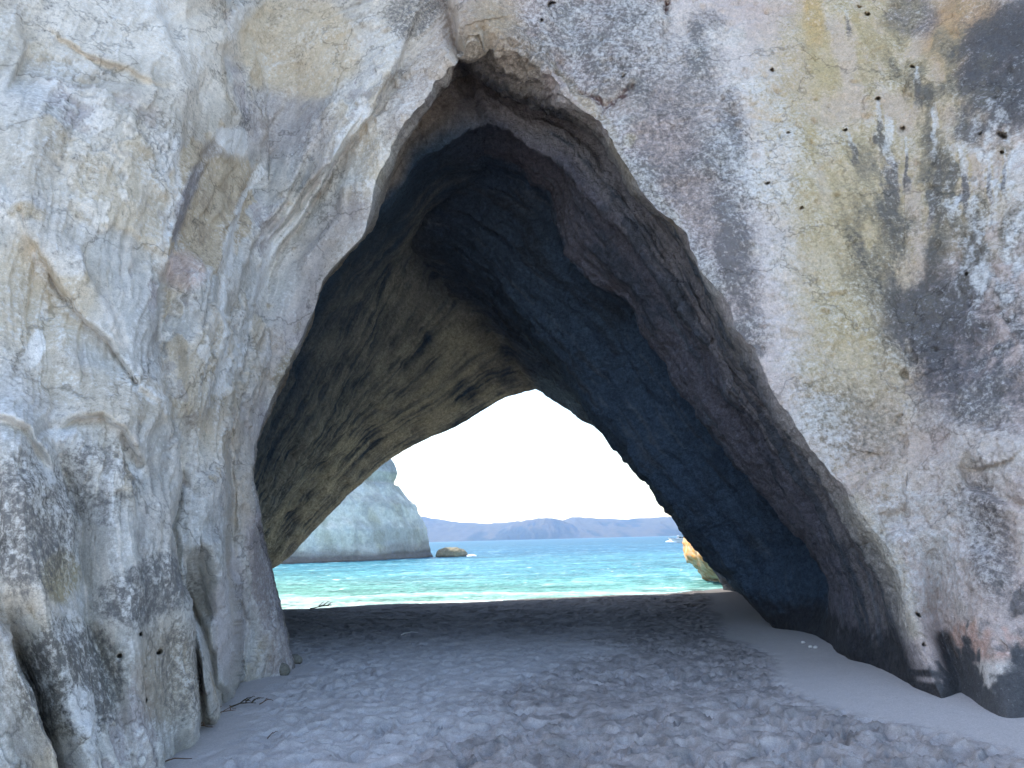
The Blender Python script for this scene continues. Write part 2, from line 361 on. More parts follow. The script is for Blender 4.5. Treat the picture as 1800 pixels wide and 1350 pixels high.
R3 = ring([(405, 1180), (425, 1020), (470, 900), (556, 756), (636, 612), (686, 500), (722, 418)],
          [(722, 418), (800, 446), (880, 520), (960, 612), (1050, 728), (1150, 850), (1235, 950), (1310, 1045), (1372, 1112), (1400, 1190)], 17.6, 16.4, 13.4)
R4 = ring([(415, 1120), (438, 1024), (474, 1004), (510, 978), (560, 924), (610, 872), (662, 826), (700, 800), (756, 768), (800, 750), (846, 724), (880, 702), (906, 694), (942, 684)],
          [(942, 684), (968, 700), (1000, 722), (1046, 752), (1090, 780), (1112, 800), (1122, 826), (1136, 846), (1174, 900), (1206, 942), (1218, 960), (1238, 983), (1263, 1015), (1276, 1045), (1300, 1090)], 21.0, 21.6, 21.6)
R35 = 0.45 * R3 + 0.55 * R4 + np.stack([np.concatenate([np.linspace(-.5, -.1, NL), np.linspace(-.1, .4, NR)[1:]]), 0 * side, 0.25 + 0 * side], -1)
rings = [R0, RH, RHB, R1, R1B, R2, R2b, R3, R35, R4]
counts = [26, 18, 30, 16, 36, 20, 60, 50, 50]
rows = []
for i in range(len(rings) - 1):
    a = rings[max(i - 1, 0)]; b = rings[i]; c = rings[i + 1]; d = rings[min(i + 2, len(rings) - 1)]
    dbc = np.linalg.norm(c - b, axis=1, keepdims=True) + 1e-6
    m0 = (c - a) / (np.linalg.norm(b - a, axis=1, keepdims=True) + dbc) * dbc; m1 = (d - b) / (np.linalg.norm(d - c, axis=1, keepdims=True) + dbc) * dbc
    for t in np.linspace(0, 1, counts[i], endpoint=False):
        rows.append((2 * t**3 - 3 * t**2 + 1) * b + (t**3 - 2 * t**2 + t) * m0 + (-2 * t**3 + 3 * t**2) * c + (t**3 - t**2) * m1)
rows.append(R4)
TUN = np.stack(rows)                 # row 0 = front rim
NT = len(TUN)
ALL = np.concatenate([TUN[::-1], P1[1:]], 0)       # seaward mouth ... front rim ... edge of the outer face
RIMROW = NT - 1

def normals(P):
    du = np.gradient(P, axis=0); dv = np.gradient(P, axis=1); n = np.cross(du, dv)
    return n / (np.linalg.norm(n, axis=-1, keepdims=True) + 1e-9)
NRM = normals(np.concatenate([TUN[::-1], P0[1:]], 0))
# surface smooth coordinates
rowlen = np.zeros(len(ALL)); rowlen[1:] = np.cumsum(np.linalg.norm(np.diff(ALL, axis=0), axis=-1).mean(1))
collen = np.zeros(NC); collen[1:] = np.cumsum(np.linalg.norm(np.diff(ALL[RIMROW], axis=0), axis=-1))
SA = np.broadcast_to(rowlen[:, None], ALL.shape[:2]).astype(np.float32)       # across the bedding
CA = np.broadcast_to(collen[None, :], ALL.shape[:2]).astype(np.float32)       # along the arch
X, Y, Z = [ALL[..., k].astype(np.float32) for k in range(3)]
isT = (np.arange(len(ALL)) < RIMROW)[:, None] * np.ones(NC, bool)
leftc = np.broadcast_to((1 - sm(NL - 60, NL + 60, np.arange(NC)))[None], isT.shape).astype(np.float32)
tunw = np.broadcast_to((1 - sm(RIMROW - 40, RIMROW + 4, np.arange(len(ALL))))[:, None], isT.shape).astype(np.float32)
facew = 1 - tunw
big = fbm(X * .55, Y * .55, Z * .55, 3, 21)
med = fbm(X * 1.9, Y * 1.9, Z * 1.9, 5, 33)
fin = fbm(X * 9, Y * 9, Z * 9, 4, 45, .6)
rdg = fbm(X * 2.6, Y * 2.6, Z * 2.6, 4, 57, .55, True)
strat = fbm(SA * 2.6 + .5 * w1.mean(), CA * .42, Z * .3, 5, 61, .62, rot=False)                 # bedding ribs that run with the arch
drape = fbm(CA * .0 + SA * 3.2 + .8 * med, CA * .55, Y * .4, 4, 71, .55, True, False)
# spalled plates: sharp little ledges
pl = fbm(X * 1.5, Y * 1.5, Z * 1.0, 4, 83) ; pl2 = fbm(X * 3.1 + med, Y * 3.1, Z * 2.1, 4, 87)
plate = sm(.06, .09, pl) + .6 * sm(.10, .13, pl2) + .6 * sm(-.24, -.21, pl) + .5 * sm(.26, .28, pl2)
holes_n = vn(X * 7, Y * 7, Z * 7, 91)
pits = sm(.62, .8, holes_n) * sm(-.1, .2, vn(X * 1.3, Y * 1.3, Z * 1.3, 95))
disp = tunw * (.10 * big + .09 * med + (.22 - .13 * leftc) * sm(-.3, 2.2, Z) * strat * (.4 + .6 * sm(5, 60, np.arange(len(ALL)))[:, None]) + .03 * fin + .03 * rdg + (1 - leftc) * (.14 * sm(5.5, 1.5, Z) + .08) * sm(20, 90, np.arange(len(ALL)))[:, None] * (fbm(SA * .8, CA * .22, Z * .2, 3, 66, .5, True, False) - .25))
pgate = sm(-.12, .12, fbm(X * .7, Y * .7, Z * .7, 2, 79)); 
fibre = fbm(SA * 9 + 1.5 * med, CA * .9, Y * .5, 3, 75, .6, rot=False)
disp += facew * leftc * (.12 * big + .028 * med + .05 * drape + .010 * rdg + .008 * fin + .024 * fibre + .034 * (plate - .8) * pgate)
disp += facew * (1 - leftc) * (.12 * big + .06 * med + .04 * rdg + .034 * fin - .06 * pits + .018 * plate + .03 * fbm((X + Z) * 2.2, Y * 2, (Z - X) * 5, 3, 77, .6, True, False) * sm(5.5, 3.0, Z))
apx = np.exp(-(((np.arange(len(ALL)) - RIMROW + 6) / 26.) ** 2))[:, None] * np.exp(-(((np.arange(NC) - NL - 45) / 62.) ** 2))[None]
lump = apx * (.22 * med + .14 * (rdg - .3) + .10 * (plate - 1))
edge_fade = sm(0, 14, np.arange(len(ALL)))[:, None]
rimsoft = np.abs(np.arange(len(ALL)) - RIMROW)[:, None]
disp = disp * (1 - (1 - leftc) * .8 * (1 - sm(0, 1.3, Z)))
disp = disp * (.35 + .65 * sm(0, 18, rimsoft)) * (.2 + .8 * edge_fade)
disp = disp + lump
sgn = 1.0 if (NRM[RIMROW + 120, NC // 2, 1] < 0) else -1.0
ALL = ALL + NRM * (sgn * disp)[..., None]

# ---- colours of the stone (stains, crusts, lichen, tide line; some painted light and shade), kept with the surface
def C(*v): return np.array(v, np.float32)
GREY, PALE, WHITE, BEIGE, BROWN = C(.455, .465, .455), C(.60, .585, .55), C(.74, .74, .72), C(.50, .44, .335), C(.29, .24, .17)
DARK, PURP, OCHRE, PINK, BLACK = C(.13, .13, .13), C(.27, .25, .26), C(.50, .42, .25), C(.56, .48, .455), C(.025, .026, .03)
SALMON, RUST, OLIVE, SLATE = C(.48, .30, .24), C(.12, .05, .035), C(.34, .29, .15), C(.14, .15, .19)
F0 = RIMROW
nf = ALL.shape[0] - F0
g = lambda a: a[F0:]
mx, my = wx, wy
col = np.empty(fx.shape + (3,), np.float32)
L = g(leftc)[..., None]
col[:] = GREY * L + (PINK * .96) * (1 - L)
def mix(c, target, m):
    m = np.clip(m, 0, 1)[..., None]; c += (target - c) * m
def ell(cx, cy, rx, ry, rot=0, soft=.35, px=None, py=None):
    px = mx if px is None else px; py = my if py is None else py
    c, s = math.cos(rot), math.sin(rot); u = (px - cx) * c + (py - cy) * s; v = -(px - cx) * s + (py - cy) * c
    return 1 - sm(1 - soft, 1 + soft, np.sqrt((u / rx) ** 2 + (v / ry) ** 2))
def band(pts, wid, soft=.5):
    d, s, al = line_dist(mx, my, pts); return 1 - sm(wid * (1 - soft), wid * (1 + soft), d)
gm, gf, gr, gd, gp, gp2 = g(med), g(fin), g(rdg), g(drape), g(pl), g(pl2)
Lm = L[..., 0]
# left buttress
gfb = g(fibre); gpg = g(pgate)
mix(col, PALE, Lm * sm(-.05, .35, gm + .25 * gd) * .75)
mix(col, BEIGE * 1.05, Lm * gpg * sm(.066, .082, gp) * .7); mix(col, PURP * 1.5, Lm * gpg * (1 - sm(-.235, -.215, gp)) * .7)
mix(col, WHITE, Lm * gpg * sm(.262, .275, gp2) * .8); mix(col, C(.36, .35, .36), Lm * gpg * (1 - sm(-.30, -.285, gp2)) * .7)
mix(col, PALE * 1.1, Lm * sm(.1, .4, gfb) * .5); mix(col, DARK * 2, Lm * sm(.1, .45, -gfb) * .5)
for fld, lev in ((gp, .075), (gp2, .115), (gp, -.225), (gp2, .27)):
    mix(col, WHITE * 1.05, Lm * (1 - sm(.006, .02, np.abs(fld - lev - .012))) * .6 * gpg * sm(-.1, .2, gm + gr * .3)); mix(col, DARK * 1.3, Lm * (1 - sm(.003, .010, np.abs(fld - lev + .008))) * .5 * gpg)
mix(col, WHITE * .95, ell(240, 50, 210, 62, .12) * .85); mix(col, WHITE, ell(340, 130, 40, 75) * .9); mix(col, BEIGE * 1.12, ell(525, 85, 115, 95, .1, .12) * .9)
mix(col, PALE, ell(690, 60, 70, 60) * .6); mix(col, DARK * 1.6, ell(725, 20, 45, 45, .8) * .6 * sm(-.2, .2, gr))
nm = sm(.30, .42, ell(368, 358, 72, 105, .2, .6) + .55 * gp2 + .35 * gm); mix(col, BROWN * 1.35, nm * .85); mix(col, BEIGE, nm * sm(.0, .06, gp2) * .7); mix(col, SLATE * 1.3, ell(372, 275, 22, 16) * .8); mix(col, SLATE * 1.6, band([(345, 300), (318, 350), (300, 415)], 11) * .7)
mix(col, WHITE, ell(410, 250, 40, 28) * .8); mix(col, C(.55, .45, .43), ell(320, 478, 36, 34) * .7); mix(col, PURP * 1.35, ell(500, 230, 90, 60, .3) * .5)
mix(col, PURP * 1.5, band([(640, 400), (560, 520), (500, 650), (455, 780), (440, 900)], 55, .7) * .6); mix(col, C(.42, .38, .38), band([(470, 920), (480, 1040), (490, 1160)], 48, .4) * .85)
mix(col, PURP, band([(452, 930), (462, 1030), (470, 1070)], 16) * .7)
mix(col, C(.50, .48, .50), ell(400, 1080, 24, 110) * .8)
mix(col, BEIGE * 1.1, ell(60, 520, 110, 120, .5) * .8); mix(col, BEIGE * 1.15, Lm * sm(.02, .35, g(fbm(X * .55, Y * .55, Z * .55, 3, 139))) * .36); mix(col, BEIGE, ell(180, 700, 140, 45, .2) * .6); mix(col, PALE, ell(110, 440, 50, 30, .8, .15) * .9); mix(col, PALE * 1.05, ell(200, 570, 14, 55, -.5, .15) * .9)
mix(col, WHITE, band([(300, 250), (300, 330), (285, 420)], 10) * .5); mix(col, WHITE, band([(640, 190), (560, 330), (470, 470), (420, 560), (392, 690)], 8) * .6); mix(col, WHITE, band([(440, 330), (450, 300), (400, 420), (382, 560), (390, 680)], 7) * .6)
mix(col, WHITE, ell(55, 620, 18, 38, .2, .12) * .95); mix(col, WHITE, ell(78, 545, 9, 20, 0, .2) * .8)
spk = g(vn(X * 16, Y * 16, Z * 16, 101)); spk2 = g(vn(X * 30, Y * 30, Z * 30, 103))
CRU = np.zeros(fx.shape + (3,), np.float32)
def crust(ch, m): CRU[..., ch] = np.maximum(CRU[..., ch], m)
crust(0, Lm * (.20 + .3 * gm)); crust(1, Lm * (.10 + .35 * gd - .2 * gm))
crust(0, ell(45, 930, 100, 135) * (.60 + .3 * gm)); crust(0, ell(255, 1040, 90, 62, -.3) * (.68 + .3 * gm)); crust(0, ell(170, 850, 85, 75) * (.5 + .3 * gm)); crust(0, ell(110, 1210, 100, 120, .3) * (.68 + .4 * gm)); crust(0, ell(320, 1190, 60, 110) * (.5 + .4 * gm)); crust(0, ell(40, 1290, 50, 80) * (.3 + .3 * gm))
crust(0, ell(725, 20, 50, 50, .8) * .55); crust(0, ell(420, 230, 24, 40, .5) * .55)
mix(col, OLIVE * .9, ell(105, 1015, 40, 50, .4, .2) * .7); mix(col, C(.26, .25, .17), ell(110, 1200, 95, 110, .3) * .5); mix(col, C(.34, .29, .21), ell(300, 1190, 70, 90) * .6)
crust(1, band([(0, 752), (36, 768), (66, 815), (86, 850)], 13) * .8); crust(1, band([(95, 775), (135, 752), (178, 752), (215, 785), (245, 830)], 15) * .7); crust(1, ell(128, 1270, 30, 65, -.3) * .75); crust(1, ell(175, 1200, 80, 80) * (.28 + .3 * gm)); crust(1, ell(240, 1150, 70, 70) * (.25 + .3 * gm)); crust(1, ell(110, 1100, 36, 44) * .5); crust(1, ell(250, 1300, 70, 40) * .4)
crust(1, band([(300, 250), (303, 330), (285, 420)], 9) * .5); crust(1, band([(640, 190), (560, 330), (470, 470), (420, 560), (392, 690)], 10) * .6); crust(1, band([(440, 330), (450, 300), (400, 420), (382, 560), (390, 680)], 9) * .6); crust(1, band([(60, 450), (130, 548), (190, 605), (232, 680), (285, 725)], 12) * .6); crust(1, ell(405, 250, 34, 26) * .9)
# thin flakes beside the rim
mix(col, C(.26, .23, .17), band([(535, 560), (520, 610), (498, 660), (478, 710)], 11) * sm(-.2, .1, gp2) * .8)
# right wall
Rm = 1 - Lm
mix(col, PALE * 1.08, Rm * sm(-.1, .35, gm) * .6)
mix(col, WHITE, Rm * band([(1180, 60), (1330, 180), (1400, 420), (1450, 600)], 90, .8) * .45)
streak = g(fbm(X * 4.5, Y * 4.5, Z * .3, 4, 111, rot=False)); streak2 = g(fbm(X * 11, Y * 11, Z * .5, 3, 113, rot=False))
crust(0, Rm * (.06 + .25 * gm)); crust(1, Rm * (.04 + .25 * gm + .15 * gr))
crust(0, ell(1040, 70, 160, 105, .15, .5) * (.68 + .35 * gm)); crust(0, ell(1180, 160, 90, 95, 0, .5) * (.62 + .35 * gm)); crust(0, ell(1200, 340, 125, 210, -.4, .6) * (.62 + .3 * gm)); crust(0, ell(1260, 560, 60, 130, -.5, .6) * (.4 + .3 * gm))
crust(0, band([(1275, 190), (1290, 330), (1302, 480), (1312, 600)], 36, .8) * (.80 + .6 * streak)); crust(0, band([(1235, 40), (1245, 150), (1250, 240)], 30, .8) * (.55 + .6 * streak))
crust(1, ell(1050, 60, 150, 110) * (.24 + .3 * gr)); crust(1, band([(1060, 200), (1130, 330), (1260, 500)], 30, .8) * .4); crust(1, ell(1330, 260, 90, 160, 0, .6) * (.36 + .3 * gm)); crust(1, ell(1400, 800, 90, 130, .5, .6) * (.40 + .3 * gr)); crust(1, ell(1620, 960, 130, 130, 0, .6) * (.32 + .3 * gr))
mix(col, OCHRE * 1.1, ell(1570, 190, 200, 300, -.12, .45) * (.5 + .5 * sm(-.3, .3, streak)) * .85); mix(col, OCHRE * 1.05, ell(1510, 560, 95, 290, -.2, .5) * .65); mix(col, C(.45, .28, .13), ell(1690, 60, 70, 80) * .65); mix(col, C(.55, .38, .15), ell(1420, 20, 18, 60) * .8)
crust(2, ell(1560, 260, 210, 330, -.1, .5) * (.42 + .9 * streak + .3 * gm)); crust(2, ell(1400, 120, 50, 140, 0, .6) * .45); crust(2, ell(1480, 640, 90, 200, -.3, .6) * (.40 + .4 * gm))
mix(col, PURP * 1.2, ell(1600, 30, 50, 45) * .6); crust(0, ell(1600, 30, 55, 50) * .5)
mix(col, C(.24, .23, .22), ell(1630, 330, 150, 280, -.05, .5) * sm(-.02, .25, streak) * .75); crust(0, ell(1640, 340, 170, 300, 0, .5) * (.30 + 1.0 * streak))
mix(col, PALE * 1.05, ell(1745, 420, 90, 210, 0, .5) * sm(-.1, .2, streak2 + .5 * streak) * .7); crust(1, ell(1745, 400, 90, 220, 0, .5) * (.3 + .9 * streak2))
mix(col, C(.15, .13, .15), ell(1655, 585, 95, 135, 0, .6) * sm(-.5, .15, streak + .3 * gm) * .8); crust(0, ell(1655, 585, 100, 140, 0, .6) * (.72 + .7 * streak + .2 * gm)); mix(col, C(.2, .19, .21), ell(1765, 600, 80, 120, 0, .5) * sm(-.3, .3, streak2) * .7); crust(0, ell(1765, 620, 80, 130, 0, .6) * (.45 + .8 * streak2)); crust(0, ell(1600, 480, 55, 130, 0, .5) * (.55 + .9 * streak)); crust(0, ell(1740, 690, 75, 75) * (.5 + .4 * gm))
diag = g(fbm((X + Z) * 1.6, Y * 2, (Z - X) * 5.0, 4, 117, rot=False))
mix(col, C(.10, .095, .105), ell(1790, 122, 100, 100, -.2, .3) * .9); crust(0, ell(1795, 122, 115, 118, -.2, .35) * (1.0 + 1.1 * diag)); crust(0, ell(1740, 200, 70, 70) * (.55 + .8 * diag))
for hx, hy, ww, hh in ((1592, 300, 8, 62), (1612, 165, 8, 45), (1543, 240, 13, 62), (1645, 330, 13, 150), (1562, 350, 17, 150), (1694, 340, 10, 80), (1484, 48, 5, 30), (1492, 268, 8, 40), (1765, 320, 6, 60), (1738, 330, 6, 55)):
    dy = (fy - hy + hh) / (2 * hh); u = (mx * .35 + fx * .65 - hx - dy * 8) / (ww * (.35 + dy)) + 1.4 * streak2
    mk = (1 - sm(.5, 1.4, np.abs(u))) * sm(-.02, .05, dy) * (1 - sm(.55, 1.1, dy))
    crust(0, mk * sm(.1, .4, dy) * .78); crust(1, mk * (1 - sm(.15, .5, dy)) * .62); crust(2, np.clip((1 - sm(.9, 2.6, np.abs(u))) * sm(0, .06, dy) * (1 - sm(.6, 1.1, dy)) - mk, 0, 1) * .7)
mix(col, C(.52, .44, .39), ell(1560, 900, 250, 190, .5, .5) * .6); crust(0, ell(1500, 740, 100, 70, .6, .5) * .42); crust(0, ell(1735, 950, 45, 120, -.2) * .58)
mix(col, C(.55, .50, .40), band([(1500, 880), (1560, 975), (1600, 1060), (1612, 1110)], 16, .8) * .7)
mix(col, BROWN, ell(1065, 175, 70, 30, -.2) * .35); rn = .55 + .9 * g(vn(X * 22, Y * 22, Z * 22, 119))
for pts, wd in (([(1022, 165), (1045, 172), (1062, 184), (1085, 172), (1108, 156)], 7), ([(1062, 184), (1056, 206)], 4), ([(1173, 0), (1171, 22)], 5), ([(1008, 152), (1030, 168)], 4)):
    mix(col, RUST, sm(.15, .6, (1 - sm(wd * .3, wd * 1.8, line_dist(lx, ly, pts)[0])) * rn))
mix(col, BROWN * 1.2, ell(880, 80, 85, 55, .5) * .7 * sm(-.3, .2, gr)); mix(col, BROWN * 1.4, band([(960, 120), (1060, 215), (1110, 300), (1190, 395)], 9) * .8); mix(col, OCHRE * .8, ell(1110, 250, 14, 12) * .8)
mix(col, BROWN * 1.5, ell(850, 20, 60, 60, .4) * .6 * sm(-.3, .2, gr)); mix(col, C(.38, .32, .28), band([(790, -40), (800, 40), (770, 110), (700, 210)], 36, .8) * .6)
mix(col, SALMON, ell(1740, 1128, 80, 36) * sm(-.3, .3, gm + .4 * spk) * .8)
Zf = g(ALL[..., 2]).astype(np.float32)
tide = Rm * (1 - sm(.30, .66, Zf + .35 * gm + .16 * spk + .28 * g(fbm(X * 3, Y * 3, Z * 1.2, 3, 137)) - .12 * sm(1660, 1720, fx) + .34 * sm(1690, 1640, fx)))
mix(col, BLACK * 1.5, sm(.5, .9, tide) * .9 * sm(1500, 1600, fx)); crust(0, tide * 1.1 * sm(1500, 1600, fx)); pass
mix(col, BLACK * 1.5, band([(1668, 1130), (1690, 1195), (1694, 1240)], 16, .5) * .9); crust(0, ell(1792, 1055, 20, 30, .5) * .8); CRU[..., 0] *= 1 + .12 * Rm; CRU[..., 2] *= 1 + .2 * Rm; CRU[..., 1] *= 1 - .9 * sm(.3, .8, tide)
mix(col, C(.03, .03, .03), HOLE * .8)  # shade inside the holes painted dark, on top of their real dents
col *= (1 + .12 * gf + .10 * spk)[..., None]
# tunnel colours: the cave's dimness and blue cast are painted into the rock
Tn = RIMROW + 1
tcol = np.empty((Tn, NC, 3), np.float32)
tl = leftc[:Tn]; dep = ALL[:Tn, :, 1].astype(np.float32); tz = ALL[:Tn, :, 2].astype(np.float32); st = strat[:Tn]; tm = med[:Tn]; ts = vn(X[:Tn] * 14, Y[:Tn] * 14, Z[:Tn] * 14, 121)
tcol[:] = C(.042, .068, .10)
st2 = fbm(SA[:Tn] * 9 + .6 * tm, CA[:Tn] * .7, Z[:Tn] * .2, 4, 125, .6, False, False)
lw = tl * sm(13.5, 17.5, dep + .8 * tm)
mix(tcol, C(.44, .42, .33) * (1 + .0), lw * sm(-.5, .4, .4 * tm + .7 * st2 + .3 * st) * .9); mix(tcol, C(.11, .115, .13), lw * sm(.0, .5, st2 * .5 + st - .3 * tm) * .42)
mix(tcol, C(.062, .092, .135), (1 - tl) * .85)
mix(tcol, C(.58, .53, .36), tl * sm(17.5, 20.5, dep + .8 * tm) * sm(-.4, .3, .5 * st2 + .5 * tm) * .7)  # warm bounce glow near the seaward mouth, painted as lighter rock
rowi = np.arange(Tn)[:, None] + 0 * tl; r_lip = RIMROW - 26; r_r1 = RIMROW - 74; r_r2 = RIMROW - 126
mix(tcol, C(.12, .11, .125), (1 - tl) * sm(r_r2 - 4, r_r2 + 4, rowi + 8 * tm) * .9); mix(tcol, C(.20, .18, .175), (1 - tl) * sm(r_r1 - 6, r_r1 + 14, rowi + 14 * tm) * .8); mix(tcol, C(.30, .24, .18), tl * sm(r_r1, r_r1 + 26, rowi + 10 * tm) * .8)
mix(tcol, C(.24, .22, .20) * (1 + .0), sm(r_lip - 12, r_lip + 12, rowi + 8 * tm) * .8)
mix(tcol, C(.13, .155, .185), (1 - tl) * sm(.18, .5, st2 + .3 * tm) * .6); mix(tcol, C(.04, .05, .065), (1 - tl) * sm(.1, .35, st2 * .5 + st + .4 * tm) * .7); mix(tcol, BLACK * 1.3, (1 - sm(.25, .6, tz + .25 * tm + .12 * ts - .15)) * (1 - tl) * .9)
ax_ = apx[:Tn].astype(np.float32); mix(tcol, C(.10, .08, .065), ax_ * sm(.0, .25, tm) * .8); mix(tcol, C(.40, .35, .29), ax_ * sm(.0, .3, -tm) * .6)
tcol *= (1 + .18 * ts)[..., None]
rb = sm(RIMROW - 22, RIMROW, np.arange(Tn))[:, None, None].astype(np.float32)
tcol = tcol * (1 - rb) + col[0][None] * rb
col *= C(1.045, 1.0, .945)
np.clip(col, .01, .85, out=col)

arch = empty('sea_arch', (0.6, 11, 0), 'massive pale weathered rock arch with an A-shaped tunnel through to the sea', 'rock arch')
FL = sgn > 0
fa = ALL[F0:]
adopt(grid_obj('left_buttress', fa[:, :NL], ROCK_L, None, col[:, :NL], FL, False, CRU[:, :NL]), arch)['label'] = 'grey fluted buttress left of the tunnel'
adopt(grid_obj('right_wall', fa[:, NL - 1:], ROCK, None, col[:, NL - 1:], FL, False, CRU[:, NL - 1:]), arch)['label'] = 'pink and ochre stained wall right of the tunnel'
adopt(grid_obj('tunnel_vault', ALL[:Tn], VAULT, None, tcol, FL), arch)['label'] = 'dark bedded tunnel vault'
# the mass behind: from the edge of the outer face over the top and down the seaward side to the far mouth
ang = np.linspace(math.pi * 1.02, -math.pi * .02, NC)
def oval(rx, rz, y): return np.stack([1 + rx * np.cos(ang), y + 0 * ang, -2 + rz * np.sin(ang)], -1)
keys = [fa[-1], oval(22, 25, 9.5), oval(23, 27, 14), oval(20, 24, 20), oval(13, 15, 23.2), None, ALL[0]]
keys[5] = 0.55 * ALL[0] + 0.45 * keys[4]; keys[5][:, 1] = 22.9
bk = []
for a, b, n in zip(keys[:-1], keys[1:], (16, 8, 10, 10, 10, 8)):
    for t in np.linspace(0, 1, n, endpoint=False): bk.append(a * (1 - t) + b * t)
bk.append(keys[-1]); BK = np.stack(bk)
bn = fbm(*[BK[..., k].astype(np.float32) * .35 for k in range(3)], 4, 131)
wgt = sm(0, 6, np.arange(len(BK))) * sm(0, 6, len(BK) - 1 - np.arange(len(BK)))
BK = BK + normals(BK) * (wgt[:, None] * bn * .8 * sgn)[..., None]
bcol = np.empty(BK.shape, np.float32); bcol[:] = C(.45, .42, .37); bcol *= (1 + .3 * bn)[..., None]
adopt(grid_obj('summit', BK, ROCK, None, bcol, FL), arch)

# ------------------------------------------------------------------ beach
def axis(segs):
    out = []
    for a, b, s0, s1 in segs:
        x = a
        while x < b:
            out.append(x); x += s0 + (s1 - s0) * (x - a) / (b - a)
    out.append(segs[-1][1]); return np.array(out)
bx = axis([(-90, -12, 12, 1.5), (-12, -6.5, 1, .06), (-6.5, -4.4, .05, .021), (-4.4, 6.4, .021, .021), (6.4, 14, .04, 1), (14, 90, 2, 12)])
by = axis([(-120, -4, 12, 1), (-4, 5.2, .8, .05), (5.2, 9, .019, .024), (9, 16, .024, .04), (16, 22.5, .035, .05), (22.5, 34, .1, .6), (34, 60, 2, 6)])
GX, GY = np.meshgrid(bx, by); gx = GX.astype(np.float32); gy = GY.astype(np.float32)
crest = 20.6 + .18 * gx
H = -1.6 * sm(0, 13, gy - crest) - 1.2 * sm(10, 30, gy - crest) + .10 * np.exp(-((gy - crest + 1) / 2.0) ** 2)
H += .05 * fbm(gx * .5, gy * .5, gx * 0, 3, 141)
base_r = np.interp(gy, [4, 6.9, 8, 9, 11, 12.6, 17, 22], [5.2, 4.5, 4.15, 4.05, 4.4, 4.5, 5.2, 5.9])   # foot of the right wall
bank = sm(-2.0, .1, gx - base_r)
H += .13 * sm(-1.9, .5, gx - base_r)
base_l = np.interp(gy, [4, 6, 7.2, 9, 11, 12, 21], [-3.1, -2.85, -2.95, -3.15, -3.2, -4.6, -7])
foot = 1 - sm(-1.35, -1.0, gx - base_r + .35 * vn(gx * .9, gy * .9, gx * 0, 3) - .25 * sm(15, 19, gy)) 
foot *= sm(.05, .8, gx - base_l + .3 * vn(gx * 1.1, gy * 1.1, gx * 0, 5))
def trodden(cell, seed, warp):
    """hollows left by feet: random sites, each hollow its own depth and tilt, crests where they meet"""
    px_ = (gx + warp * vn(gx * 3, gy * 3, gx * 0, seed) + .5 * warp * vn(gx * 8, gy * 8, gx * 0, seed + 1)) / cell; py_ = (gy + warp * vn(gx * 3, gy * 3, gx * 0, seed + 2) + .5 * warp * vn(gx * 8, gy * 8, gx * 0, seed + 3)) / cell
    r_ = np.random.RandomState(seed); n_ = 256; J = r_.rand(n_, n_, 4).astype(np.float32)
    ix = np.floor(px_).astype(np.int32); iy = np.floor(py_).astype(np.int32)
    f1 = np.full(gx.shape, 9, np.float32); f2 = f1.copy(); dep_ = np.zeros_like(f1); tl_ = np.zeros_like(f1)
    for dx in (-1, 0, 1):
        for dy in (-1, 0, 1):
            q_ = J[(iy + dy) % n_, (ix + dx) % n_]
            ox = ix + dx + q_[..., 0] - px_; oy = iy + dy + q_[..., 1] - py_
            d_ = np.sqrt(ox * ox + oy * oy); c_ = d_ < f1
            f2 = np.where(c_, f1, np.minimum(f2, d_)); f1 = np.where(c_, d_, f1)
            dep_ = np.where(c_, q_[..., 2], dep_); tl_ = np.where(c_, (q_[..., 3] - .5) * ox - .5 * oy, tl_)
    k_ = np.clip(f1 / f2, 0, 1)
    return (.25 + .75 * dep_), k_, tl_
d1, k1, t1 = trodden(.22, 41, .2); d3, k3, t3 = trodden(.34, 67, .26); d2, k2, t2 = trodden(.105, 53, .05)
soft = 1 - sm(-.55, .45, gx + .75 - .33 * (gy - 6.6) + 1.1 * fbm(gx * .7, gy * .7, gx * 0, 3, 171))      # dry, rounded sand near the left wall
T = -.125 * d1 ** 1.5 * (1 - k1 ** (1.6 + .8 * (1 - soft))) - .10 * d3 ** 2 * (1 - k3 ** (1.6 + .6 * (1 - soft))) + .07 * t1 * d1 * (1 - k1) + .05 * t3 * d3 * (1 - k3)
T += (-d2 ** 2 * .026 * (1 - k2 ** 1.8)) * (1 - .6 * soft) * sm(-.3, .3, vn(gx * 1.7, gy * 1.7, gx * 0, 31) + .2)
T *= (.6 + .4 * sm(-.3, .2, vn(gx * .8, gy * .8, gx * 0, 29))) * (1 - .62 * sm(11, 17.5, gy))
T += .018 * fbm(gx * 6, gy * 6, gx * 0, 4, 151) * (1 - .6 * sm(11, 18, gy)) + (.008 * fbm(gx * 13, gy * 13, gx * 0, 3, 157, .6, True) + .006 * fbm(gx * 24, gy * 24, gx * 0, 2, 159)) * (1 - .75 * soft) * (1 - .6 * sm(10, 16, gy))
T = (T + .04).astype(np.float32)
fade_far = 1
H = H + T * foot + .004 * fbm(gx * 3, gy * 6, gx * 0, 3, 163) * (1 - foot)
BP = np.stack([GX, GY, H], -1)
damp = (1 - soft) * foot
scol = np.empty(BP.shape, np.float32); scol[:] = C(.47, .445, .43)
mix(scol, C(.29, .265, .25), damp * .85); mix(scol, C(.10, .095, .095), sm(10.5, 17, gy) * .88)  # second mix paints the tunnel's shade into the far sand
tone = fbm(gx * 7 + .6 * t1, gy * 7, gx * 0, 4, 177, .6); tone2 = fbm(gx * 16, gy * 16, gx * 0, 3, 179, .6)
scol *= (1 + foot * (.26 + .35 * damp) * tone + (.06 + .06 * foot + .22 * damp) * tone2 + .16 * damp * (d1 - .6))[..., None]; np.clip(scol, .04, .7, out=scol)
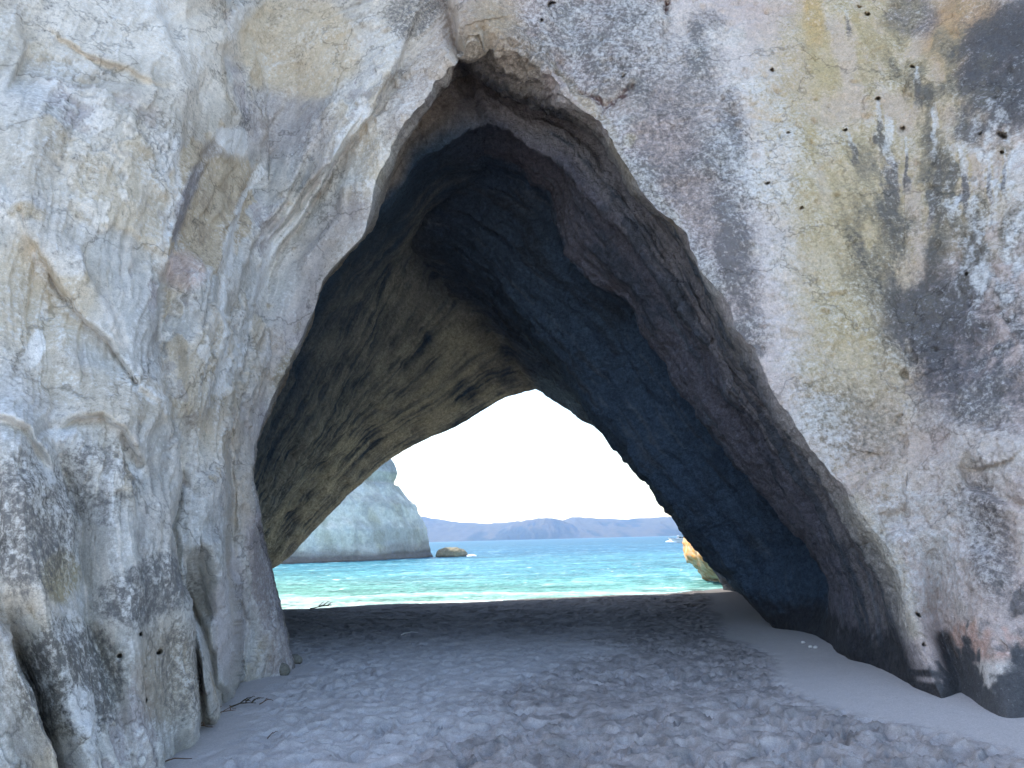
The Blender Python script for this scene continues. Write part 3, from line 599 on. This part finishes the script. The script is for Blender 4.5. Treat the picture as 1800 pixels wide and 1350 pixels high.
SAND = attr_material('beach_sand', 60.0, (0.82, 1.16), 0.22, .55, .006, .95, .1)
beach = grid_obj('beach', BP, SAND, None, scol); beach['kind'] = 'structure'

# ------------------------------------------------------------------ sea
SEA = -1.25
sy_ = np.concatenate([np.linspace(28, 60, 220), np.geomspace(60.3, 400, 230), np.geomspace(404, 30000, 50)])
su = np.concatenate([np.linspace(-6, -.42, 30, endpoint=False), np.linspace(-.42, .34, 340), np.linspace(.36, 6, 30)])
U, SY = np.meshgrid(su, sy_); SX = U * SY
wxv, wyv = SX.astype(np.float32), SY.astype(np.float32)
amp = 1 - sm(200, 500, wyv)
wav = .11 * fbm(wxv * .22, wyv * .5, wxv * 0, 3, 181) + .10 * fbm(wxv * .9, wyv * 1.5, wxv * 0, 3, 187, .6, True)
wav += .10 * np.exp(-((wyv - 42 - 2.2 * vn(wxv * .1, wxv * 0, wxv * 0, 4) + .1 * wxv) / 1.4) ** 2)
WP = np.stack([SX, SY, SEA + wav * amp], -1)
wc = np.empty(WP.shape, np.float32); wc[:] = C(.022, .095, .155)
q = wyv * (1 + .10 * fbm(wxv * .03, wyv * .03, wxv * 0, 3, 191))
mix(wc, C(.06, .185, .215), 1 - sm(60, 190, q)); mix(wc, C(.12, .25, .18), (1 - sm(38, 85, q + .8 * np.clip(wxv + 8, -40, 60))) * .9); mix(wc, C(.26, .30, .24), (1 - sm(33, 47, q)) * .7)
mix(wc, C(.02, .085, .14), sm(240, 420, q + 60 * vn(wxv * .01, wyv * .02, wxv * 0, 8)) * .9)
cr = (wav - wav.mean()) / wav.std(); wc *= (1 + .16 * np.clip(cr, -2, 2.5) * amp)[..., None]; mix(wc, C(.36, .50, .52), sm(1.0, 2.6, cr) * amp * .55)
foam = (1 - sm(33.5, 41, wyv + .12 * wxv)) * sm(-.15, .2, fbm(wxv * .8, wyv * 1.6, wxv * 0, 4, 197)) + .8 * np.exp(-((wyv - 38 + .12 * wxv - 1.2 * vn(wxv * .25, wxv * 0, wxv * 0, 14)) / .6) ** 2)
foam *= .34
foam += .2 * sm(.28, .5, fbm(wxv * .5, wyv * 1.2, wxv * 0, 4, 203)) * (1 - sm(40, 75, wyv))
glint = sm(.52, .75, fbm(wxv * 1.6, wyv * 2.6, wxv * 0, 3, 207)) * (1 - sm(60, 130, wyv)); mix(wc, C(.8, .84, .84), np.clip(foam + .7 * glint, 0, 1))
m, nt, b = mat_new('sea_water')
a = N(nt, 'ShaderNodeVertexColor', layer_name='Col').outputs['Color']; v = coords(nt, (1, 1.6, 1))
n1 = noise(nt, v, 1.1, 5, .65); n2 = noise(nt, coords(nt, (.25, .5, 1)), .35, 5, .6)
c = mul(nt, a, ramp(nt, n1, [(.35, .66), (.65, 1.5)])); c = mul(nt, c, ramp(nt, n2, [(.35, .8), (.65, 1.2)]))
nt.links.new(c, b.inputs['Base Color']); b.inputs['Roughness'].default_value = .38; b.inputs['IOR'].default_value = 1.33; b.inputs['Specular IOR Level'].default_value = .05
p = bump(nt, n1, .7, .25); bump(nt, n2, .6, .6, b, p)
sea = grid_obj('sea', WP, m, None, wc); sea['kind'] = 'structure'

# ------------------------------------------------------------------ far hills across the bay
def hills(name, prof, dist, thick, seed, colr):
    px = np.linspace(prof[0][0], prof[-1][0], 420); py = np.interp(px, [a for a, _ in prof], [b for _, b in prof])
    top = at(px, py, np.full(px.shape, dist)); nr = 46
    f = np.linspace(-1, 1, nr)
    Xh = np.repeat(top[None, :, 0], nr, 0); Yh = dist + f[:, None] * thick + 0 * Xh
    hh = (top[:, 2] - SEA)[None] * np.clip(1 - np.abs(f[:, None]) ** 1.25, 0, 1)
    n = fbm((Xh / 160).astype(np.float32), (Yh / 420).astype(np.float32), (Xh * 0).astype(np.float32), 5, seed, .55, True)
    hh = hh * (1 + .30 * (n - .25) * np.sin(np.clip(np.abs(f[:, None]) * 1.15, 0, 1) * math.pi)) 
    hh += 7.0 * fbm((Xh / 26).astype(np.float32), (Yh / 60).astype(np.float32), (Xh * 0).astype(np.float32), 3, seed + 3) * (hh > 2)
    c = np.empty(Xh.shape + (3,), np.float32); c[:] = colr; mix(c, C(.10, .095, .07), sm(.1, .45, n) * .5)
    o = grid_obj(name, np.stack([Xh, Yh, SEA - 1 + hh], -1), attr_material(name + '_cover', .03, (.7, 1.3), .2, .2, 1.0), None, c)
    o['kind'] = 'structure'; return o
hills('hills', [(300, 925), (600, 915), (700, 898), (742, 908), (800, 917), (860, 921), (905, 917), (945, 911), (985, 916), (1005, 909), (1050, 911), (1085, 913), (1130, 911), (1165, 908), (1190, 914), (1300, 905), (1500, 925), (1700, 900)], 5200, 900, 211, C(.02, .03, .02))
hills('hill_spur', [(820, 957), (850, 945), (885, 928), (920, 916), (950, 911), (968, 910), (985, 913), (1010, 924), (1040, 934), (1070, 944), (1100, 950)], 4700, 420, 223, C(.02, .03, .02))

# ------------------------------------------------------------------ sea stack, boulder, shore crag
def rock_mesh(name, rows_xyz, mat, colr, seed, amp, freq, parent=None, fn=None):
    P = rows_xyz; n = fbm(*[P[..., k].astype(np.float32) * freq for k in range(3)], 5, seed, .55)
    r = fbm(*[P[..., k].astype(np.float32) * freq * 2.2 for k in range(3)], 4, seed + 5, .55, True)
    v_ = fbm(P[..., 0].astype(np.float32) * freq * 3, P[..., 1].astype(np.float32) * freq * 3, P[..., 2].astype(np.float32) * freq * .45, 4, seed + 9, .6, True, False)
    P = P + normals(P) * (amp * (.7 * n + .35 * r + .6 * (v_ - .3)))[..., None]
    c = np.empty(P.shape, np.float32); c[:] = colr; c *= (1 + .35 * n)[..., None]
    if fn: fn(c, P, n, r)
    return grid_obj(name, P, mat, parent, c, True, True)
STONE = attr_material('stack_rock', 1.6, (.8, 1.2), .15, .5, .12)
rowz = np.concatenate([np.linspace(-1, 3, 40), np.linspace(3.15, 24, 110)])
prof_z = np.array([-1, .3, 1.0, 2.8, 5.4, 7.4, 10, 11.8, 13.7, 14.0, 16, 18, 24])
prof_r = np.array([0, .0, .5, .9, 1.2, 2.4, 3.4, 5.0, 6.3, 7.2, 6.5, 7.2, 11])
plan = resample([(-47, 119), (-30, 127), (-20, 139), (-16.0, 148), (-17, 151), (-24, 161), (-34, 172), (-60, 170), (-75, 140), (-62, 122), (-47, 119)], 421)[:-1]
cen = np.array([-44, 146])
ins = np.interp(rowz, prof_z, prof_r)
dvec = plan - cen; dl = np.linalg.norm(dvec, axis=1, keepdims=True)
SP = np.zeros((len(rowz) + 1, len(plan), 3))
for i, (z, k) in enumerate(zip(rowz, ins)):
    SP[i, :, :2] = cen + dvec * (1 - k / dl * 1.0); SP[i, :, 2] = z + SEA
SP[-1, :, :2] = cen; SP[-1, :, 2] = 26
def stack_col(c, P, n, r):
    z = (P[..., 2] - SEA).astype(np.float32); f = P.astype(np.float32)
    s = fbm(f[..., 0] * .45 + .12 * z, f[..., 1] * .45, z * .06, 4, 231, rot=False) + .35 * fbm(f[..., 0] * .08, f[..., 1] * .08, z * .7, 3, 233, rot=False)
    mix(c, C(.42, .38, .27), sm(0, .4, s) * .7); mix(c, C(.62, .62, .57), sm(.05, .4, -s) * .7); mix(c, C(.28, .28, .29), sm(15, 16.5, z + 1.5 * n) * .7); mix(c, C(.30, .29, .27), sm(.25, .6, r) * .5)
    mix(c, C(.07, .06, .05), (1 - sm(.8, 1.5, z + .9 * n)) * .95); mix(c, C(.22, .19, .16), (1 - sm(1.6, 3.0, z + 2.2 * n)) * .6)
o = rock_mesh('sea_stack', SP, STONE, C(.62, .59, .50), 235, .7, .12, None, stack_col)
tag(o, 'tall pale cliff of a sea stack standing in the water beyond the tunnel', 'sea stack')

th = np.linspace(0, 2 * math.pi, 120, endpoint=False); ph = np.linspace(-.35, math.pi / 2, 50)
bc = at(np.array(795.), np.array(976.), np.array(145.)); bc[2] = SEA
shape = lambda p: np.cos(p) ** .7
BO = np.stack([np.stack([bc[0] + 3.1 * max(math.cos(p), 0) ** .75 * np.cos(th) - .35 * math.sin(p), bc[1] + 2.3 * max(math.cos(p), 0) ** .75 * np.sin(th), SEA + 1.85 * math.sin(p) + 0 * th], -1) for p in ph])
def bould_col(c, P, n, r): mix(c, C(.06, .055, .045), (1 - sm(.2, .6, P[..., 2].astype(np.float32) - SEA + .3 * n)) * .8)
o = rock_mesh('boulder', BO, STONE, C(.23, .20, .13), 241, .28, .45, None, bould_col)
tag(o, 'low brown boulder awash in the bay beside the pale sea stack', 'boulder')

cz = np.linspace(-1.5, 9, 90); under = np.interp(cz, [-1.5, 0, .25, .8, 1.3, 1.7, 3, 9], [2.6, 1.6, 1.25, .7, .15, 0, .1, 1.2])
xl = float(at(np.array(1219.), np.array(975.), np.array(47.))[0])
cpl = resample([(10.95, 47), (12.5, 43.5), (17, 42), (24, 44), (27, 52), (22, 60), (14, 57), (11.2, 51), (10.95, 47)], 241)[:-1]
cpl[:, 0] += xl - 10.95; cc = np.array([18.5, 51]); dv = cpl - cc; dl = np.linalg.norm(dv, axis=1, keepdims=True)
CR = np.stack([np.concatenate([cc + dv * (1 - k / dl), np.full((len(cpl), 1), z + SEA)], 1) for z, k in zip(cz, under)] + [np.concatenate([np.repeat(cc[None], len(cpl), 0), np.full((len(cpl), 1), 9.0)], 1)])
def crag_col(c, P, n, r):
    z = (P[..., 2] - SEA).astype(np.float32)
    mix(c, C(.22, .15, .09), (1 - sm(1.2, 1.7, z + .6 * n)) * .9); mix(c, C(.5, .5, .4), sm(.2, .5, r) * .4)
o = rock_mesh('shore_crag', CR, STONE, C(.50, .23, .07), 251, .5, 1.1, None, crag_col)
tag(o, 'sunlit orange undercut crag at the water edge right of the tunnel mouth', 'rock')

# ------------------------------------------------------------------ motor boat
WHITEP = plain_material('white_gelcoat', (.75, .75, .72), .25, .5, .04, 3); GLASS = plain_material('dark_glass', (.03, .04, .05), .08, .5, .05, 3); GREYP = plain_material('grey_metal', (.35, .36, .38), .4, .5, .1, 6)
FOAMM = plain_material('white_water', (.85, .88, .88), .9, .1, .1, 2)
def verts_obj(name, V, Fc, mat, parent, smooth=False):
    me = bpy.data.meshes.new(name); me.from_pydata([tuple(map(float, v)) for v in V], [], Fc); me.update(); me.materials.append(mat)
    if smooth:
        for p in me.polygons: p.use_smooth = True
    o = bpy.data.objects.new(name, me); COLL.objects.link(o); o.parent = parent; return o
def prism(name, prof, y0, y1, mat, parent, taper=1.0):
    """side profile in x,z extruded across the beam"""
    n = len(prof); mid = (y0 + y1) / 2
    V = [(x, y0, z) for x, z in prof] + [(x, y1, z) for x, z in prof]
    Fc = [tuple(range(n))[::-1], tuple(range(n, 2 * n))] + [(i, (i + 1) % n, n + (i + 1) % n, n + i) for i in range(n)]
    return verts_obj(name, V, Fc, mat, parent)
bp = at(np.array(1197.), np.array(953.), np.array(300.))
boat = empty('motor_boat', (bp[0], 300, SEA), 'small white motor boat throwing up spray out in the bay', 'boat')
boat.rotation_euler = (0, R(5), R(6)); boat.scale = (1.15, 1.15, 1.25)
secs = []
for t in np.linspace(0, 1, 14):
    x = -4.0 + 8.0 * t; bw = 1.3 * min(1, (t * 2.1 + .02) ** .6); sh = 1.25 - .35 * t + .25 * max(0, .35 - t); kl = -.35 + .75 * max(0, .35 - t) ** 1.4 * 2.2
    secs.append([(x - .35 * (1 - t), -bw, sh), (x, -bw * .8, kl + .35), (x, 0, kl), (x, bw * .8, kl + .35), (x - .35 * (1 - t), bw, sh)])
V = [p for s in secs for p in s]; Fc = [(i * 5 + j, i * 5 + j + 1, i * 5 + j + 6, i * 5 + j + 5) for i in range(13) for j in range(4)] + [(65, 66, 67, 68, 69), ] + [(i * 5 + 4, i * 5, i * 5 + 5, i * 5 + 9) for i in range(13)]
verts_obj('hull', V, Fc, WHITEP, boat)
prism('rubbing_strake', [(-4.3, 1.28), (3.9, .86), (3.9, .74), (-4.2, 1.14)], -1.34, 1.34, GREYP, boat)
cab = prism('cabin', [(-1.7, 1.1), (-.9, 1.95), (1.0, 1.95), (1.2, .95)], -1.0, 1.0, WHITEP, boat)
prism('window', [(-1.28, 1.42), (-.86, 1.85), (-.1, 1.85), (-.1, 1.42)], -1.012, -.99, GLASS, cab); prism('window', [(.05, 1.42), (.05, 1.85), (.9, 1.85), (.98, 1.42)], -1.012, -.99, GLASS, cab)
prism('windscreen', [(-1.62, 1.22), (-.98, 1.9), (-1.0, 1.93), (-1.66, 1.23)], -.85, .85, GLASS, cab)
prism('canopy', [(-1.2, 2.05), (2.9, 2.12), (2.9, 2.2), (-1.1, 2.14)], -1.1, 1.1, WHITEP, boat)
for px_, py_ in ((2.7, -1), (2.7, 1), (1.1, -1), (1.1, 1)): prism('canopy_post', [(px_ - .04, .9), (px_ + .04, .9), (px_ + .04, 2.13), (px_ - .04, 2.13)], py_ - .04, py_ + .04, GREYP, boat)
prism('outboard_motor', [(3.95, .3), (4.0, 1.35), (4.5, 1.45), (4.6, 1.0), (4.35, .7), (4.3, -.3), (4.05, -.3)], -.22, .22, GREYP, boat)
prism('bow_rail', [(-4.2, 1.75), (-1.8, 1.62), (-1.8, 1.57), (-4.2, 1.70)], -.04, .04, GREYP, boat)
rs2 = np.random.RandomState(5)
def spray(name, cx, cy, lx_, ly_, lz_, seed, parent):
    t = np.linspace(0, 2 * math.pi, 40, endpoint=False); p = np.linspace(-.2, math.pi / 2, 16)
    P = np.stack([np.stack([cx + lx_ * math.cos(a) * np.cos(t), cy + ly_ * math.cos(a) * np.sin(t), lz_ * math.sin(a) + 0 * t], -1) for a in p])
    f = P.astype(np.float32); P = P + normals(P) * (.35 * min(lz_, 1) * fbm(f[..., 0] * 1.5, f[..., 1] * 1.5, f[..., 2] * 2, 4, seed))[..., None]
    return grid_obj(name, P, FOAMM, parent, None, True, True)
spray('bow_wave', -3.6, -.9, 2.0, 1.0, .42, 301, boat); spray('wake', 6.2, 0, 4.0, 1.2, .22, 303, boat)
sp = spray('breaking_wave', 0, 0, 1.3, .8, .45, 305, None); sp.location = (bc[0] + 3.4, bc[1] - .5, SEA); tag(sp, 'white splash breaking on the right side of the boulder', 'wave', kind='stuff')

# ------------------------------------------------------------------ small things on the sand
def sand_z(x, y):
    i = int(np.clip(np.searchsorted(by, y), 1, len(by) - 1)); j = int(np.clip(np.searchsorted(bx, x), 1, len(bx) - 1)); return float(H[i, j])
def ground(px, py):
    p = CAM.copy(); r = ray(np.array(float(px)), np.array(float(py)))
    for k in range(2000):
        y = 5.3 + k * .01; z = CAM[2] + r[2] * y
        if z <= sand_z(r[0] * y, y): break
    return r[0] * y, y, sand_z(r[0] * y, y)
def pebble(px, py, size, seed, label, mat, cat='stone', name='stone', flat=.7):
    x, y, z = ground(px, py); t = np.linspace(0, 2 * math.pi, 26, endpoint=False); p = np.linspace(-math.pi / 2, math.pi / 2, 16)
    P = np.stack([np.stack([size * math.cos(a) * np.cos(t), size * .8 * math.cos(a) * np.sin(t), size * flat * math.sin(a) + 0 * t], -1) for a in p])
    f = P.astype(np.float32) / size; P = P * (1 + .3 * fbm(f[..., 0] * 1.3, f[..., 1] * 1.3, f[..., 2] * 1.3, 3, seed))[..., None]
    o = grid_obj(name, P, mat, None, None, True, True); o.location = (x, y, z + size * flat * .45); return tag(o, label, cat)
WETST = plain_material('dark_stone', (.19, .18, .15), .85, .2, .3, 30); SHELLM = plain_material('shell_white', (.75, .72, .68), .5, .4, .1, 60); WOOD = plain_material('driftwood_bark', (.13, .08, .05), .9, .2, .3, 60); WEED = plain_material('dried_seaweed', (.06, .05, .03), .8, .3, .3, 60)
pebble(492, 1186, .13, 401, 'rounded grey stone at the foot of the farthest left column', WETST, flat=.8); pebble(518, 1166, .11, 403, 'small dark stone at the outer corner of the farthest left column', WETST)
pebble(326, 1309, .03, 405, 'white shell on the smooth sand near the left buttress', SHELLM, 'shell', 'shell', .4)
pebble(295, 1327, .02, 409, 'tiny white shell chip at the bottom left sand', SHELLM, 'shell', 'shell', .4)
for k, (a_, b_) in enumerate([(1412, 1131), (1425, 1138), (1434, 1139)]):
    o = pebble(a_, b_, .03, 411 + k, ('leftmost', 'middle', 'rightmost')[k] + ' of three white pebbles by the right tunnel wall', SHELLM, 'pebble', 'pebble'); o['group'] = 'white pebbles by the right tunnel wall'
def twig(px, py, ln, th0, mat, label, name='twig', cat='driftwood', forks=2, seed=1, rad=.007):
    x, y, z = ground(px, py); r_ = np.random.RandomState(seed); V = []; Fc = []
    def tube(p0, d, l, rad):
        n = 6; pts = [p0 + d * l * t + np.array([0, 0, .02 * math.sin(3 * t)]) + r_.normal(0, .006, 3) * (0 < t < 1) for t in np.linspace(0, 1, 6)]
        base = len(V)
        for i, p_ in enumerate(pts):
            rr = rad * (1 - .6 * i / 5); s = np.array([-d[1], d[0], 0])
            for k in range(n): V.append(p_ + rr * (math.cos(2 * math.pi * k / n) * s + math.sin(2 * math.pi * k / n) * np.array([0, 0, 1])))
        for i in range(5):
            for k in range(n): Fc.append((base + i * n + k, base + i * n + (k + 1) % n, base + (i + 1) * n + (k + 1) % n, base + (i + 1) * n + k))
        return pts
    d = np.array([math.cos(th0), math.sin(th0), .08]); pts = tube(np.zeros(3), d, ln, rad)
    for f in range(forks):
        a = th0 + r_.choice([-1, 1]) * r_.uniform(.5, 1.1); tube(pts[2 + f % 3], np.array([math.cos(a), math.sin(a), r_.uniform(.05, .5)]), ln * r_.uniform(.3, .6), rad * .7)
    o = verts_obj(name, V, Fc, mat, None, True); o.location = (x, y, z + .012); return tag(o, label, cat)
twig(358, 1268, .34, .9, WOOD, 'forked dark twig leaning at the foot of the big left column', seed=3, forks=3)
twig(336, 1282, .26, -.4, WOOD, 'bent brown twig lying in front of the big left column', seed=5)
twig(404, 1245, .26, .2, WEED, 'small clump of dark dried seaweed on the pale sand', 'seaweed', 'seaweed', 6, 7, .01)
twig(456, 1240, .14, .5, WOOD, 'short brown twig right of the seaweed clump', seed=9, forks=1)
twig(286, 1344, .22, .1, WOOD, 'thin dark stick at the bottom left of the sand', seed=11, forks=0)
twig(470, 1302, .16, 1.3, WOOD, 'thin upright dark sliver of wood in the churned sand', seed=13, forks=0, rad=.005)
twig(545, 1071, .5, .3, WEED, 'ragged dark seaweed on the crest of the sand at left', 'seaweed', 'seaweed', 7, 15, .015)
twig(705, 1121, .3, .3, SHELLM, 'pale bleached stick on the shaded sand', seed=17, forks=0)

# ------------------------------------------------------------------ haze over the bay
hz, nt, b = mat_new('sea_haze'); nt.nodes.remove(b)
pv = N(nt, 'ShaderNodeVolumePrincipled'); pv.inputs['Color'].default_value = (.24, .46, 1, 1); pv.inputs['Density'].default_value = 1.15e-4; pv.inputs['Anisotropy'].default_value = .2; pv.inputs['Absorption Color'].default_value = (1, 1, 1, 1)
nt.links.new(pv.outputs[0], nt.nodes['Material Output'].inputs['Volume'])
x0, x1, y0, y1, z0, z1 = -14000, 14000, -400, 31000, -8, 260
x0, x1 = -190000, 190000
V = [(x, y, z) for z in (z0, z1) for y in (y0, y1) for x in (x0, x1)]
Fc = [(0, 2, 3, 1), (4, 5, 7, 6), (0, 1, 5, 4), (2, 6, 7, 3), (0, 4, 6, 2), (1, 3, 7, 5)]
h = verts_obj('haze', V, Fc, hz, None); h['kind'] = 'stuff'; h['label'] = 'thin blue sea haze over the bay'
